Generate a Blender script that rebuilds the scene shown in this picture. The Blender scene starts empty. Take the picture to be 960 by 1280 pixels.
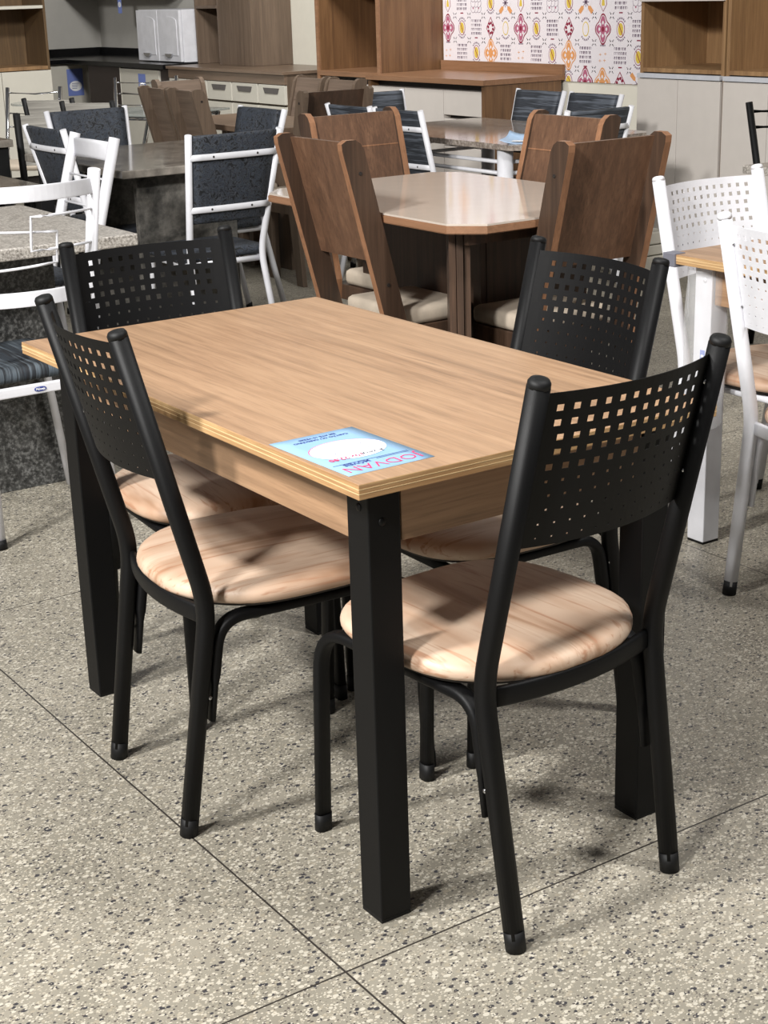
import bpy, bmesh, math, random
from mathutils import Vector, Matrix
random.seed(7)
C = bpy.context.scene.collection
S = bpy.context.scene
PI = math.pi

# ------------------------------------------------------------------ camera
F_PX, CAM, YAW, PITCH, ROLL = 1983.5, (-1.2130, -1.8657, 1.4481), 0.9836, 0.3227, -0.0310
def camera():
    cd = bpy.data.cameras.new('camera'); co = bpy.data.objects.new('camera', cd); C.objects.link(co)
    cd.sensor_fit = 'HORIZONTAL'; cd.sensor_width = 36.0; cd.lens = F_PX*36.0/960.0
    cd.clip_start = 0.05; cd.clip_end = 100
    cy, sy, cp, sp = math.cos(YAW), math.sin(YAW), math.cos(PITCH), math.sin(PITCH)
    f = Vector((cy*cp, sy*cp, -sp)); r = Vector((sy, -cy, 0)); u = r.cross(f)
    c, s = math.cos(ROLL), math.sin(ROLL)
    r2 = c*r+s*u; u2 = -s*r+c*u
    m = Matrix((r2, u2, -f)).transposed().to_4x4(); m.translation = Vector(CAM)
    co.matrix_world = m; S.camera = co
camera()

# ------------------------------------------------------------------ light
w = bpy.data.worlds.new('world'); S.world = w; w.use_nodes = True
w.node_tree.nodes['Background'].inputs[0].default_value = (1.0, 0.985, 0.97, 1)
w.node_tree.nodes['Background'].inputs[1].default_value = 0.13
S.view_settings.view_transform = 'Standard'; S.view_settings.look = 'None'
S.view_settings.gamma = 1; S.view_settings.use_curve_mapping = False
S.view_settings.exposure = 0.0
def area(name, loc, target, sx, sy, power, color=(1, .985, .96)):
    ld = bpy.data.lights.new(name, 'AREA'); ld.shape = 'RECTANGLE'; ld.size = sx; ld.size_y = sy
    ld.energy = power; ld.color = color
    o = bpy.data.objects.new(name, ld); C.objects.link(o); o.location = loc
    d = Vector(target)-Vector(loc); o.rotation_euler = d.to_track_quat('-Z', 'Y').to_euler(); return o
area('lamp_light_front', (-3.3, 0.6, 4.2), (0.3, .5, .6), .45, .45, 330)
area('lamp_light_door', (-4.6, -1.6, 4.4), (4.4, 4.2, .8), .7, .7, 450)
area('lamp_light_aisle', (1.6, -1.4, 4.4), (2.0, 1.2, .6), .5, .5, 125)
area('lamp_light_middle', (2.2, 4.0, 4.5), (2.2, 4.0, 0), 1.6, .3, 40)
area('lamp_light_rear', (2.9, 6.0, 3.4), (4.6, 10.6, .9), .9, .3, 120)

# ------------------------------------------------------------------ materials
def lin(c):
    return tuple(((x/255)/12.92 if x/255 <= .04045 else ((x/255+.055)/1.055)**2.4) for x in c)+(1,)
class NT:
    def __init__(s, name):
        s.m = bpy.data.materials.new(name); s.m.use_nodes = True; s.t = s.m.node_tree
        s.b = s.t.nodes['Principled BSDF']
    def n(s, typ, **kw):
        x = s.t.nodes.new(typ)
        for k, v in kw.items():
            if k.startswith('i_'): x.inputs[k[2:].replace('_', ' ')].default_value = v
            else: setattr(x, k, v)
        return x
    def l(s, a, b): s.t.links.new(a, b)
    def coord(s, scale=(1, 1, 1), rot=(0, 0, 0), world=False):
        if world: g = s.n('ShaderNodeNewGeometry').outputs['Position']
        else: g = s.n('ShaderNodeTexCoord').outputs['Object']
        mp = s.n('ShaderNodeMapping'); mp.inputs['Scale'].default_value = scale; mp.inputs['Rotation'].default_value = rot
        s.l(g, mp.inputs[0]); return mp.outputs[0]
    def ramp(s, fac, stops):
        r = s.n('ShaderNodeValToRGB'); e = r.color_ramp.elements
        while len(e) < len(stops): e.new(.5)
        for i, (p, c) in enumerate(stops): e[i].position = p; e[i].color = c
        s.l(fac, r.inputs[0]); return r.outputs[0]
    def mix(s, fac, a, b, mode='MIX'):
        x = s.n('ShaderNodeMix'); x.data_type = 'RGBA'; x.blend_type = mode
        for sock, v in ((x.inputs[0], fac), (x.inputs[6], a), (x.inputs[7], b)):
            if hasattr(v, 'links'): s.l(v, sock)
            else: sock.default_value = v
        return x.outputs[2]
    def noise(s, vec, scale, detail=4, rough=.55, dist=0):
        x = s.n('ShaderNodeTexNoise'); x.inputs['Scale'].default_value = scale; x.inputs['Detail'].default_value = detail
        x.inputs['Roughness'].default_value = rough; x.inputs['Distortion'].default_value = dist
        s.l(vec, x.inputs['Vector']); return x.outputs['Fac']
    def bump(s, h, strength, dist=.001):
        b = s.n('ShaderNodeBump'); b.inputs['Strength'].default_value = strength; b.inputs['Distance'].default_value = dist
        s.l(h, b.inputs['Height']); s.l(b.outputs[0], s.b.inputs['Normal'])
def plain(name, col, rough=.5, metal=0, spec=.5, bump=0, bscale=400, vary=0.06):
    t = NT(name); t.b.inputs['Roughness'].default_value = rough; t.b.inputs['Metallic'].default_value = metal
    t.b.inputs['Specular IOR Level'].default_value = spec
    v = t.coord(); n = t.noise(v, 14, 3)
    c = lin(col); d = tuple(x*(1-vary*2) for x in c[:3])+(1,)
    t.l(t.ramp(n, [(.3, d), (.7, c)]), t.b.inputs['Base Color'])
    if bump: t.bump(t.noise(v, bscale, 2), bump)
    return t.m
def wood(name, light, mid, dark, grain='y', rough=.42, k=1.0, spec=.5, coat=0):
    t = NT(name); t.b.inputs['Roughness'].default_value = rough; t.b.inputs['Specular IOR Level'].default_value = spec
    t.b.inputs['Coat Weight'].default_value = coat
    a, b = 1.3*k, 34*k
    sc = {'x': (a, b, b), 'y': (b, a, b), 'z': (b, b, a)}[grain]
    v = t.coord(sc); n1 = t.noise(v, 1.0, 8, .68, .5)
    sc2 = tuple(x*5 for x in sc); n2 = t.noise(t.coord(sc2), 1.0, 5, .65)
    sc3 = {'x': (1.2*k, 4.5*k, 4.5*k), 'y': (4.5*k, 1.2*k, 4.5*k), 'z': (4.5*k, 4.5*k, 1.2*k)}[grain]
    n3 = t.noise(t.coord(sc3), 1.0, 2, .5, 1.2)
    c1 = t.ramp(n1, [(.28, lin(dark)), (.5, lin(mid)), (.72, lin(light))])
    c2 = t.mix(t.ramp(n2, [(.50, (0, 0, 0, 1)), (.66, (.60, .60, .60, 1))]), c1, lin(dark))
    c3 = t.mix(t.ramp(n3, [(.35, (0, 0, 0, 1)), (.65, (.32, .32, .32, 1))]), c2, lin(light))
    t.l(c3, t.b.inputs['Base Color']); t.bump(n2, .08); return t.m
def terrazzo():
    t = NT('terrazzo'); t.b.inputs['Roughness'].default_value = .42
    pos = t.coord(world=True)
    base = t.ramp(t.noise(pos, 3.0, 4), [(.3, lin((126, 121, 109))), (.7, lin((146, 140, 127)))])
    col = base
    for sc, th, stops in ((90, .42, [(0, (58, 57, 60)), (.26, (62, 62, 66)), (.27, (150, 142, 126)), (.55, (156, 148, 132)), (.56, (184, 178, 164)), (1, (198, 192, 178))]),
                          (190, .45, [(0, (82, 76, 72)), (.25, (90, 84, 78)), (.26, (168, 160, 144)), (.6, (168, 160, 144)), (.61, (186, 179, 164)), (1, (200, 194, 180))])):
        vo = t.n('ShaderNodeTexVoronoi'); vo.inputs['Scale'].default_value = sc; vo.inputs['Randomness'].default_value = 1
        # squash the cells a little so chips are not round
        mp = t.coord((1, 1.35, 1), (0, 0, .7 if sc < 150 else 2.0), world=True); t.l(mp, vo.inputs['Vector'])
        sep = t.n('ShaderNodeSeparateColor'); t.l(vo.outputs['Color'], sep.inputs[0])
        r = t.n('ShaderNodeValToRGB'); r.color_ramp.interpolation = 'CONSTANT'; e = r.color_ramp.elements
        while len(e) < len(stops): e.new(.5)
        for i, (p, c) in enumerate(stops): e[i].position = p; e[i].color = lin(c)
        t.l(sep.outputs[0], r.inputs[0])
        # chip size differs per cell
        mth = t.n('ShaderNodeMath', operation='MULTIPLY'); t.l(sep.outputs[1], mth.inputs[0]); mth.inputs[1].default_value = th
        ad = t.n('ShaderNodeMath', operation='ADD'); t.l(mth.outputs[0], ad.inputs[0]); ad.inputs[1].default_value = .12
        lt = t.n('ShaderNodeMath', operation='LESS_THAN'); t.l(vo.outputs['Distance'], lt.inputs[0]); t.l(ad.outputs[0], lt.inputs[1])
        col = t.mix(lt.outputs[0], col, r.outputs[0])
    # dark joint lines every 1.777 m
    sx = t.n('ShaderNodeSeparateXYZ'); t.l(pos, sx.inputs[0]); ms = []
    for out, off in ((0, -.118), (1, -.074)):
        a = t.n('ShaderNodeMath', operation='SUBTRACT'); t.l(sx.outputs[out], a.inputs[0]); a.inputs[1].default_value = off-1.777/2
        b = t.n('ShaderNodeMath', operation='FLOORED_MODULO'); t.l(a.outputs[0], b.inputs[0]); b.inputs[1].default_value = 1.777
        c = t.n('ShaderNodeMath', operation='SUBTRACT'); t.l(b.outputs[0], c.inputs[0]); c.inputs[1].default_value = 1.777/2
        d = t.n('ShaderNodeMath', operation='ABSOLUTE'); t.l(c.outputs[0], d.inputs[0])
        e = t.n('ShaderNodeMath', operation='LESS_THAN'); t.l(d.outputs[0], e.inputs[0]); e.inputs[1].default_value = .0019; ms.append(e)
    mx = t.n('ShaderNodeMath', operation='MAXIMUM'); t.l(ms[0].outputs[0], mx.inputs[0]); t.l(ms[1].outputs[0], mx.inputs[1])
    col = t.mix(mx.outputs[0], col, lin((52, 48, 44)))
    t.l(col, t.b.inputs['Base Color']); return t.m
def granite(name, a, b, c, scale=60, rough=.22, swirl=0):
    t = NT(name); t.b.inputs['Roughness'].default_value = rough
    v = t.coord((1, 1, 1)); n = t.noise(v, scale, 4, .75); n2 = t.noise(v, scale*.22, 4, .6, swirl)
    c1 = t.ramp(n, [(.36, lin(a)), (.5, lin(b)), (.62, lin(c))])
    c2 = t.ramp(n2, [(.35, lin(a)), (.5, lin(b)), (.65, lin(c))])
    t.l(t.mix(.2 if not swirl else .45, c1, c2), t.b.inputs['Base Color']); return t.m
def seatprint():
    t = NT('wood_print_vinyl'); t.b.inputs['Roughness'].default_value = .5
    n = t.noise(t.coord((11, 1.6, 11), (0, 0, .22)), 1, 3, .55, .9); n2 = t.noise(t.coord((60, 3, 60), (0, 0, .22)), 1, 3, .6, .6)
    c = t.ramp(n, [(.32, lin((164, 130, 104))), (.43, lin((192, 162, 138))), (.58, lin((206, 182, 160))), (.8, lin((194, 166, 142)))])
    c = t.mix(t.ramp(n2, [(.55, (0, 0, 0, 1)), (.66, (.8, .8, .8, 1))]), c, lin((166, 122, 94)))
    t.l(c, t.b.inputs['Base Color']); t.bump(t.noise(t.coord(), 500, 2), .15); return t.m
def fabric_damask():
    t = NT('damask_fabric'); t.b.inputs['Roughness'].default_value = .7
    n = t.noise(t.coord(), 34, 1, .5, 2.6); n2 = t.noise(t.coord(), 13, 2)
    c = t.ramp(n, [(.38, lin((16, 18, 22))), (.46, lin((74, 78, 86))), (.5, lin((14, 16, 20))), (.56, lin((66, 72, 82))), (.64, lin((40, 46, 56)))])
    c = t.mix(t.ramp(n2, [(.50, (0, 0, 0, 1)), (.62, (.35, .35, .35, 1))]), c, lin((50, 56, 66)))
    t.l(c, t.b.inputs['Base Color']); return t.m
def fabric_stripe(name, axis, cols, freq):
    t = NT(name); t.b.inputs['Roughness'].default_value = .7
    a = {'x': (2.5, 2, freq), 'y': (freq, 1.5, 1.5), 'z': (freq, freq, 2)}[axis]
    n = t.noise(t.coord(a), 1, 3, .75, .08)
    k = len(cols); t.l(t.ramp(n, [(.3+.42*i/(k-1), lin(cc)) for i, cc in enumerate(cols)]), t.b.inputs['Base Color']); return t.m
M = {}
M['terrazzo'] = terrazzo()
M['oak'] = wood('oak_laminate', (178, 145, 114), (156, 123, 94), (114, 87, 64), 'y')
M['oakx'] = wood('oak_laminate_crosswise', (178, 145, 114), (156, 123, 94), (114, 87, 64), 'x')
M['edge'] = wood('oak_edge_band', (206, 174, 128), (172, 134, 92), (138, 102, 68), 'y', k=2.2)
M['edgex'] = wood('oak_edge_band_crosswise', (206, 174, 128), (172, 134, 92), (138, 102, 68), 'x', k=2.2)
M['black'] = plain('black_powder_coat', (11, 11, 12), .50, spec=.22, bump=.25, bscale=900)
M['blackplate'] = plain('black_sheet_metal', (11, 11, 12), .52, spec=.22, bump=.15, bscale=900)
M['rubber'] = plain('black_rubber', (10, 10, 11), .6, spec=.35)
M['white'] = plain('white_powder_coat', (226, 226, 231), .35)
M['screw'] = plain('zinc_screw', (190, 190, 192), .25, 1)
M['chrome'] = plain('chrome', (215, 215, 218), .12, 1)
M['seat'] = seatprint()
M['flyer_blue'] = plain('light_blue_paper', (134, 170, 202), .55, vary=.02)
M['flyer_pale'] = plain('pale_blue_paper', (176, 204, 236), .5, vary=.02)
M['flyer_deep'] = plain('blue_paper', (120, 138, 205), .6, vary=.03)
M['paper_white'] = plain('white_print', (246, 246, 248), .6, vary=.0)
M['ink_red'] = plain('red_ink', (216, 62, 110), .6, vary=0)
M['ink_blue'] = plain('blue_ink', (52, 66, 140), .6, vary=0)
M['ink_dark'] = plain('dark_ink', (40, 44, 70), .6, vary=0)
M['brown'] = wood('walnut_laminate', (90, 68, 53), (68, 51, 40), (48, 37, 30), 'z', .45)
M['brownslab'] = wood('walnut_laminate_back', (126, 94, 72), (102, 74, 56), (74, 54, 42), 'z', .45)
M['browny'] = wood('walnut_laminate_level', (104, 78, 60), (80, 59, 45), (56, 42, 34), 'y', .45)
M['brownedge'] = wood('copper_brown_edge', (162, 118, 88), (142, 102, 74), (116, 82, 60), 'z', .45)
M['brownedgey'] = wood('copper_brown_edge_level', (160, 120, 90), (142, 104, 78), (120, 88, 64), 'y', .45)
M['greige'] = wood('greyed_walnut', (128, 110, 96), (110, 94, 81), (88, 75, 65), 'x', .5)
M['greigez'] = wood('greyed_walnut_upright', (120, 102, 86), (102, 86, 72), (82, 68, 57), 'z', .5)
M['greigetop'] = wood('greyed_walnut_top', (132, 112, 95), (118, 99, 83), (96, 80, 67), 'y', .3)
M['glasstop'] = plain('cream_lacquered_glass', (200, 188, 176), .08, vary=.02)
M['suede'] = plain('beige_suede', (198, 184, 166), .8, bump=.2, bscale=200, vary=.12)
M['orangewood'] = wood('amber_wood', (132, 98, 66), (108, 78, 52), (82, 58, 40), 'z', .42)
M['orangeedge'] = wood('amber_wood_edge', (152, 114, 86), (136, 100, 72), (116, 84, 60), 'y', .35)
M['hutchwood'] = wood('honey_wood', (164, 130, 92), (142, 110, 76), (114, 86, 60), 'z', .45)
M['door_grey'] = plain('matt_greige_door', (204, 197, 190), .5, vary=.02)
M['cream_door'] = plain('cream_door', (206, 202, 190), .45, vary=.02)
M['gap'] = plain('dark_recess', (40, 34, 30), .6)
M['handle_dark'] = plain('grey_plastic_handle', (96, 92, 90), .5)
M['wall'] = plain('painted_wall', (222, 218, 204), .85, vary=.02)
M['wall_grey'] = plain('grey_painted_wall', (196, 193, 186), .85, vary=.02)
M['paper_wall'] = plain('printed_wall_paper', (228, 222, 226), .6, vary=.01)
M['p_red'] = plain('print_dark_red', (138, 36, 62), .6, vary=0)
M['p_pink'] = plain('print_rose', (176, 100, 126), .6, vary=0)
M['p_orange'] = plain('print_orange', (216, 152, 96), .6, vary=0)
M['p_yellow'] = plain('print_yellow', (214, 186, 78), .6, vary=0)
M['p_grey'] = plain('print_mauve_grey', (112, 92, 112), .6, vary=0)
M['gran_fine'] = granite('grey_granite', (96, 91, 86), (158, 152, 144), (204, 198, 190), 150, .35)
M['gran_dark'] = granite('dark_granite', (24, 25, 25), (62, 62, 61), (118, 118, 116), 85, .3, 0)
M['marble_dark'] = granite('dark_veined_marble', (44, 44, 44), (84, 82, 78), (122, 118, 112), 14, .15, 3)
M['marble_top'] = granite('grey_brown_marble', (96, 90, 84), (128, 122, 114), (156, 148, 138), 12, .12, 3)
M['gran_shine'] = granite('polished_granite', (110, 98, 90), (150, 138, 128), (186, 176, 166), 70, .08)
M['black_stone'] = plain('black_stone', (18, 18, 19), .2)
M['darkbrown'] = plain('dark_brown_panel', (52, 42, 38), .5)
M['damask'] = fabric_damask()
M['stripe'] = fabric_stripe('streaked_fabric', 'x', [(24, 26, 30), (52, 56, 64), (34, 38, 44), (92, 98, 108), (60, 64, 72)], 75)
M['seatstripe'] = fabric_stripe('tweed_stripe', 'y', [(26, 26, 30), (50, 58, 66), (24, 24, 28), (92, 102, 110), (40, 46, 54), (110, 120, 128)], 38)
M['greyplank'] = wood('bleached_plank', (214, 210, 202), (184, 180, 172), (130, 126, 120), 'x', .5)
M['strip'] = plain('pale_aluminium', (196, 198, 204), .4)
M['oldwood'] = wood('olive_brown_wood', (112, 88, 60), (92, 72, 48), (70, 54, 38), 'z', .45)
M['tape'] = plain('grey_corner_guard', (112, 112, 122), .6)
def film_mat():
    t = NT('clear_film'); t.b.inputs['Base Color'].default_value = (.95, .96, .98, 1); t.b.inputs['Roughness'].default_value = .12
    t.b.inputs['Alpha'].default_value = .22; return t.m
M['film'] = film_mat()
def glass_mat():
    t = NT('grey_glass'); t.b.inputs['Base Color'].default_value = (.35, .38, .36, 1); t.b.inputs['Roughness'].default_value = .05
    t.b.inputs['Alpha'].default_value = .6; return t.m
M['glass'] = glass_mat()

# ------------------------------------------------------------------ mesh helpers
def box(bm, x0, x1, y0, y1, z0, z1, bev=0.0, mi=0):
    r = bmesh.ops.create_cube(bm, size=1.0, matrix=Matrix.Translation(((x0+x1)/2, (y0+y1)/2, (z0+z1)/2)) @ Matrix.Diagonal((x1-x0, y1-y0, z1-z0, 1)))
    vs = r['verts']; fs = {f for v in vs for f in v.link_faces}
    for f in fs: f.material_index = mi
    if bev:
        es = {e for v in vs for e in v.link_edges}
        rr = bmesh.ops.bevel(bm, geom=list(es), offset=bev, segments=2, affect='EDGES', profile=.5)
        for f in rr['faces']: f.material_index = mi
def fillet(pts, rad, seg=6):
    out = [Vector(pts[0])]
    for i in range(1, len(pts)-1):
        a, b, c = Vector(pts[i-1]), Vector(pts[i]), Vector(pts[i+1])
        r = rad[i-1] if isinstance(rad, (list, tuple)) else rad
        d1 = (a-b); d2 = (c-b); r = min(r, d1.length*.49, d2.length*.49)
        p1 = b+d1.normalized()*r; p2 = b+d2.normalized()*r
        for k in range(seg+1):
            t = k/seg; out.append((1-t)**2*p1+2*t*(1-t)*b+t*t*p2)
    out.append(Vector(pts[-1])); return out
def sweep(bm, pts, w, d=None, ref=(1, 0, 0), n=12, ex=2.0, caps=True, mi=0, smooth=True):
    """sweep a (super)elliptic section; w = full size along ref, d = full size across it; w, d may be functions of t"""
    pts = [Vector(p) for p in pts]; ref = Vector(ref); rings = []
    for i, p in enumerate(pts):
        if i == 0: t = pts[1]-p
        elif i == len(pts)-1: t = p-pts[i-1]
        else: t = (pts[i+1]-p).normalized()+(p-pts[i-1]).normalized()
        t.normalize(); a = ref-t*ref.dot(t)
        if a.length < 1e-4: a = t.orthogonal()
        a.normalize(); b = t.cross(a)
        fr = i/(len(pts)-1); ww = w(fr) if callable(w) else w; dd = ww if d is None else (d(fr) if callable(d) else d)
        ring = []
        for k in range(n):
            th = 2*PI*k/n; c, s = math.cos(th), math.sin(th)
            cx = math.copysign(abs(c)**(2/ex), c); sx = math.copysign(abs(s)**(2/ex), s)
            ring.append(bm.verts.new(p+a*cx*ww/2+b*sx*dd/2))
        rings.append(ring)
    for i in range(len(rings)-1):
        for k in range(n):
            f = bm.faces.new((rings[i][k], rings[i][(k+1) % n], rings[i+1][(k+1) % n], rings[i+1][k])); f.material_index = mi; f.smooth = smooth
    if caps:
        f = bm.faces.new(rings[0][::-1]); f.material_index = mi
        f = bm.faces.new(rings[-1]); f.material_index = mi
def prism(bm, poly, axis, a0, a1, mi=0):
    """extrude a 2-D polygon: axis 'x' poly=(y,z); 'y' poly=(x,z); 'z' poly=(x,y)"""
    def P(p, a): return {'x': (a, p[0], p[1]), 'y': (p[0], a, p[1]), 'z': (p[0], p[1], a)}[axis]
    v0 = [bm.verts.new(P(p, a0)) for p in poly]; v1 = [bm.verts.new(P(p, a1)) for p in poly]; n = len(poly)
    fs = [bm.faces.new(v0[::-1]), bm.faces.new(v1)]+[bm.faces.new((v0[i], v0[(i+1) % n], v1[(i+1) % n], v1[i])) for i in range(n)]
    for f in fs: f.material_index = mi
def cyl(bm, c, r, h, axis='z', n=16, r2=None, mi=0):
    rot = {'z': Matrix(), 'x': Matrix.Rotation(PI/2, 4, 'Y'), 'y': Matrix.Rotation(PI/2, 4, 'X')}[axis]
    g = bmesh.ops.create_cone(bm, cap_ends=True, segments=n, radius1=r, radius2=r if r2 is None else r2, depth=h, matrix=Matrix.Translation(c) @ rot)
    for v in g['verts']:
        for f in v.link_faces: f.material_index = mi
def dome(bm, c, r, axis, flat=.5, mi=0):
    s = {'x': (flat, 1, 1), 'y': (1, flat, 1), 'z': (1, 1, flat)}[axis]
    g = bmesh.ops.create_uvsphere(bm, u_segments=10, v_segments=6, radius=r, matrix=Matrix.Translation(c) @ Matrix.Diagonal((*s, 1)))
    for v in g['verts']:
        for f in v.link_faces: f.material_index = mi; f.smooth = True
def side_mats(bm, fn):
    bm.normal_update()
    for f in bm.faces: f.material_index = fn(f.normal)
def obj(name, bm, mats, parent=None, smooth=False):
    me = bpy.data.meshes.new(name)
    bmesh.ops.recalc_face_normals(bm, faces=bm.faces[:]); bm.to_mesh(me); bm.free()
    for m in (mats if isinstance(mats, (list, tuple)) else [mats]): me.materials.append(m if not isinstance(m, str) else M[m])
    if smooth:
        for p in me.polygons: p.use_smooth = True
    o = bpy.data.objects.new(name, me); C.objects.link(o)
    if parent: o.parent = parent
    return o
def B(): return bmesh.new()
def tag(o, label, cat, group=None):
    o['label'] = label; o['category'] = cat
    if group: o['group'] = group
    return o
def thing(name, label, cat, loc=(0, 0, 0), rz=0, group=None):
    o = bpy.data.objects.new(name, None); C.objects.link(o); o.location = loc; o.rotation_euler = (0, 0, rz)
    o.empty_display_size = .05
    return tag(o, label, cat, group)
def struct(name, bm, m, label=None):
    o = obj(name, bm, m); o['kind'] = 'structure'; return o
def dup(root, label, loc, rz=0, group=None, swap=None):
    r = root.copy(); C.objects.link(r); r.location = loc; r.rotation_euler = (0, 0, rz); r['label'] = label
    if group: r['group'] = group
    for ch in [c for c in bpy.data.objects if c.parent == root]:
        c = ch.copy(); C.objects.link(c); c.parent = r
        if swap and ch.material_slots and ch.material_slots[0].material in swap:
            c.data = ch.data.copy(); c.data.materials[0] = swap[ch.material_slots[0].material]
        for g in [g for g in bpy.data.objects if g.parent == ch]:
            d = g.copy(); C.objects.link(d); d.parent = c
    return r
def text_mesh(bm, s, size, at, xdir, ydir, mi, depth=.0004, bold=0):
    """lettering laid on a surface: at = centre, xdir/ydir = unit vectors of the writing"""
    cu = bpy.data.curves.new('lettering', 'FONT'); cu.body = s; cu.size = size; cu.align_x = 'CENTER'; cu.align_y = 'CENTER'; cu.offset = bold
    cu.resolution_u = 2
    o = bpy.data.objects.new('lettering', cu); C.objects.link(o)
    dg = bpy.context.evaluated_depsgraph_get(); me = o.evaluated_get(dg).to_mesh()
    X, Y = Vector(xdir), Vector(ydir); N = X.cross(Y); at = Vector(at)
    vs = [bm.verts.new(at+X*v.co.x+Y*v.co.y+N*depth) for v in me.vertices]
    for p in me.polygons:
        try: f = bm.faces.new([vs[i] for i in p.vertices]); f.material_index = mi
        except ValueError: pass
    bpy.data.objects.remove(o); bpy.data.curves.remove(cu)

# ------------------------------------------------------------------ the setting
bm = B(); box(bm, -9, 9, -8, 14, -.1, 0); struct('floor', bm, 'terrazzo')
bm = B(); box(bm, 5.0, 5.12, 1.5, 8.6, 0, 3.2); struct('wall_right', bm, 'wall')
bm = B(); box(bm, 5.0, 5.12, 8.6, 12.0, 0, 3.2); struct('wall_kitchen', bm, 'wall_grey')
bm = B(); box(bm, -4, 5.0, 11.8, 11.92, 0, 3.2); struct('wall_back', bm, 'wall_grey')

# ------------------------------------------------------------------ table with square metal legs
def make_table(label, LX, LY, ox, oy0, oy1, legmat, loc, group=None):
    a = .0586; H = .77; t = .024
    T = thing('dining_table', label, 'table', loc, 0, group)
    x0, x1, y0, y1 = -ox, LX+ox, -oy0, LY+oy1
    bm = B(); box(bm, x0, x1, y0, y1, H-t, H, .0012)
    side_mats(bm, lambda n: 1 if abs(n.x) > .9 else (2 if abs(n.y) > .9 else 0))
    # pale line of the laminate sandwich along the edges
    for z in (H-.0085, H-.0155):
        box(bm, x0-.0003, x1+.0003, y0-.0003, y1+.0003, z, z+.0012, 0, 3)
    top = obj('tabletop', bm, ['oak', 'edge', 'edgex', M['edge_line']], T)
    for (lx, ly) in ((0, 0), (LX-a, 0), (0, LY-a), (LX-a, LY-a)):
        bm = B(); box(bm, lx, lx+a, ly, ly+a, .006, H-t, .0025)
        lg = obj('leg', bm, legmat, T)
        bm = B(); box(bm, lx+.001, lx+a-.001, ly+.001, ly+a-.001, 0, .006)
        obj('foot_cap', bm, 'rubber', lg)
        bm = B(); dome(bm, (lx if lx == 0 else lx+a, ly+a*.42, .706), .0068, 'x', .45); obj('bolt', bm, legmat, lg)
        bm = B(); dome(bm, (lx+a*.42, ly if ly == 0 else ly+a, .684), .0068, 'y', .45); obj('bolt', bm, legmat, lg)
    for (bx, m) in (((.008, .026, a+.004, LY-a-.004), 'oak'), ((LX-.026, LX-.008, a+.004, LY-a-.004), 'oak'),
                    ((a+.004, LX-a-.004, .004, .022), 'oakx'), ((a+.004, LX-a-.004, LY-.022, LY-.004), 'oakx')):
        bm = B(); box(bm, bx[0], bx[1], bx[2], bx[3], .645, H-t, .001); obj('apron', bm, m, T)
    return T
M['edge_line'] = plain('pale_edge_line', (226, 196, 148), .5)
T1 = make_table('oak-topped dining table with square black metal legs in the foreground', .6117, 1.1419, .050, .055, .060, 'black', (0, 0, 0))
T2 = make_table('wood-topped dining table with white metal legs at the right edge', .60, 1.12, .05, .055, .055, 'white', (1.69, -.09, 0))
# paper corner guard and film on the white table
bm = B(); box(bm, -.056, -.018, 1.140, 1.182, .738, .7725, .001); obj('corner_guard', bm, 'tape', T2)
bm = B()
fp = []
for k in range(17):
    t = k/16; th = PI*(.02+.98*t)*2
    rx = .050+.005*math.sin(5*th); ry = .052+.005*math.cos(4*th)
    fp.append((.012+rx*math.cos(th), 1.091+ry*math.sin(th), 0))
rows = []
for j in range(9):
    z = .735-.40*j/8; r = []
    for k, p in enumerate(fp):
        s = 1+.10*math.sin(k*1.7+j*.9)+.06*j/8
        r.append(bm.verts.new((.01+(p[0]-.01)*s, 1.091+(p[1]-1.091)*s, z+.01*math.sin(k*2.1)*(j == 8))))
    rows.append(r)
for j in range(8):
    for k in range(16):
        f = bm.faces.new((rows[j][k], rows[j][k+1], rows[j+1][k+1], rows[j+1][k])); f.smooth = True
obj('plastic_film', bm, 'film', T2)
bm = B(); box(bm, -.0012, .0, 1.078, 1.094, .50, .525); box(bm, -.0016, -.0012, 1.081, 1.091, .507, .513, 0, 1)
obj('leg_sticker', bm, ['flyer_deep', 'paper_white'], T2)

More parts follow.
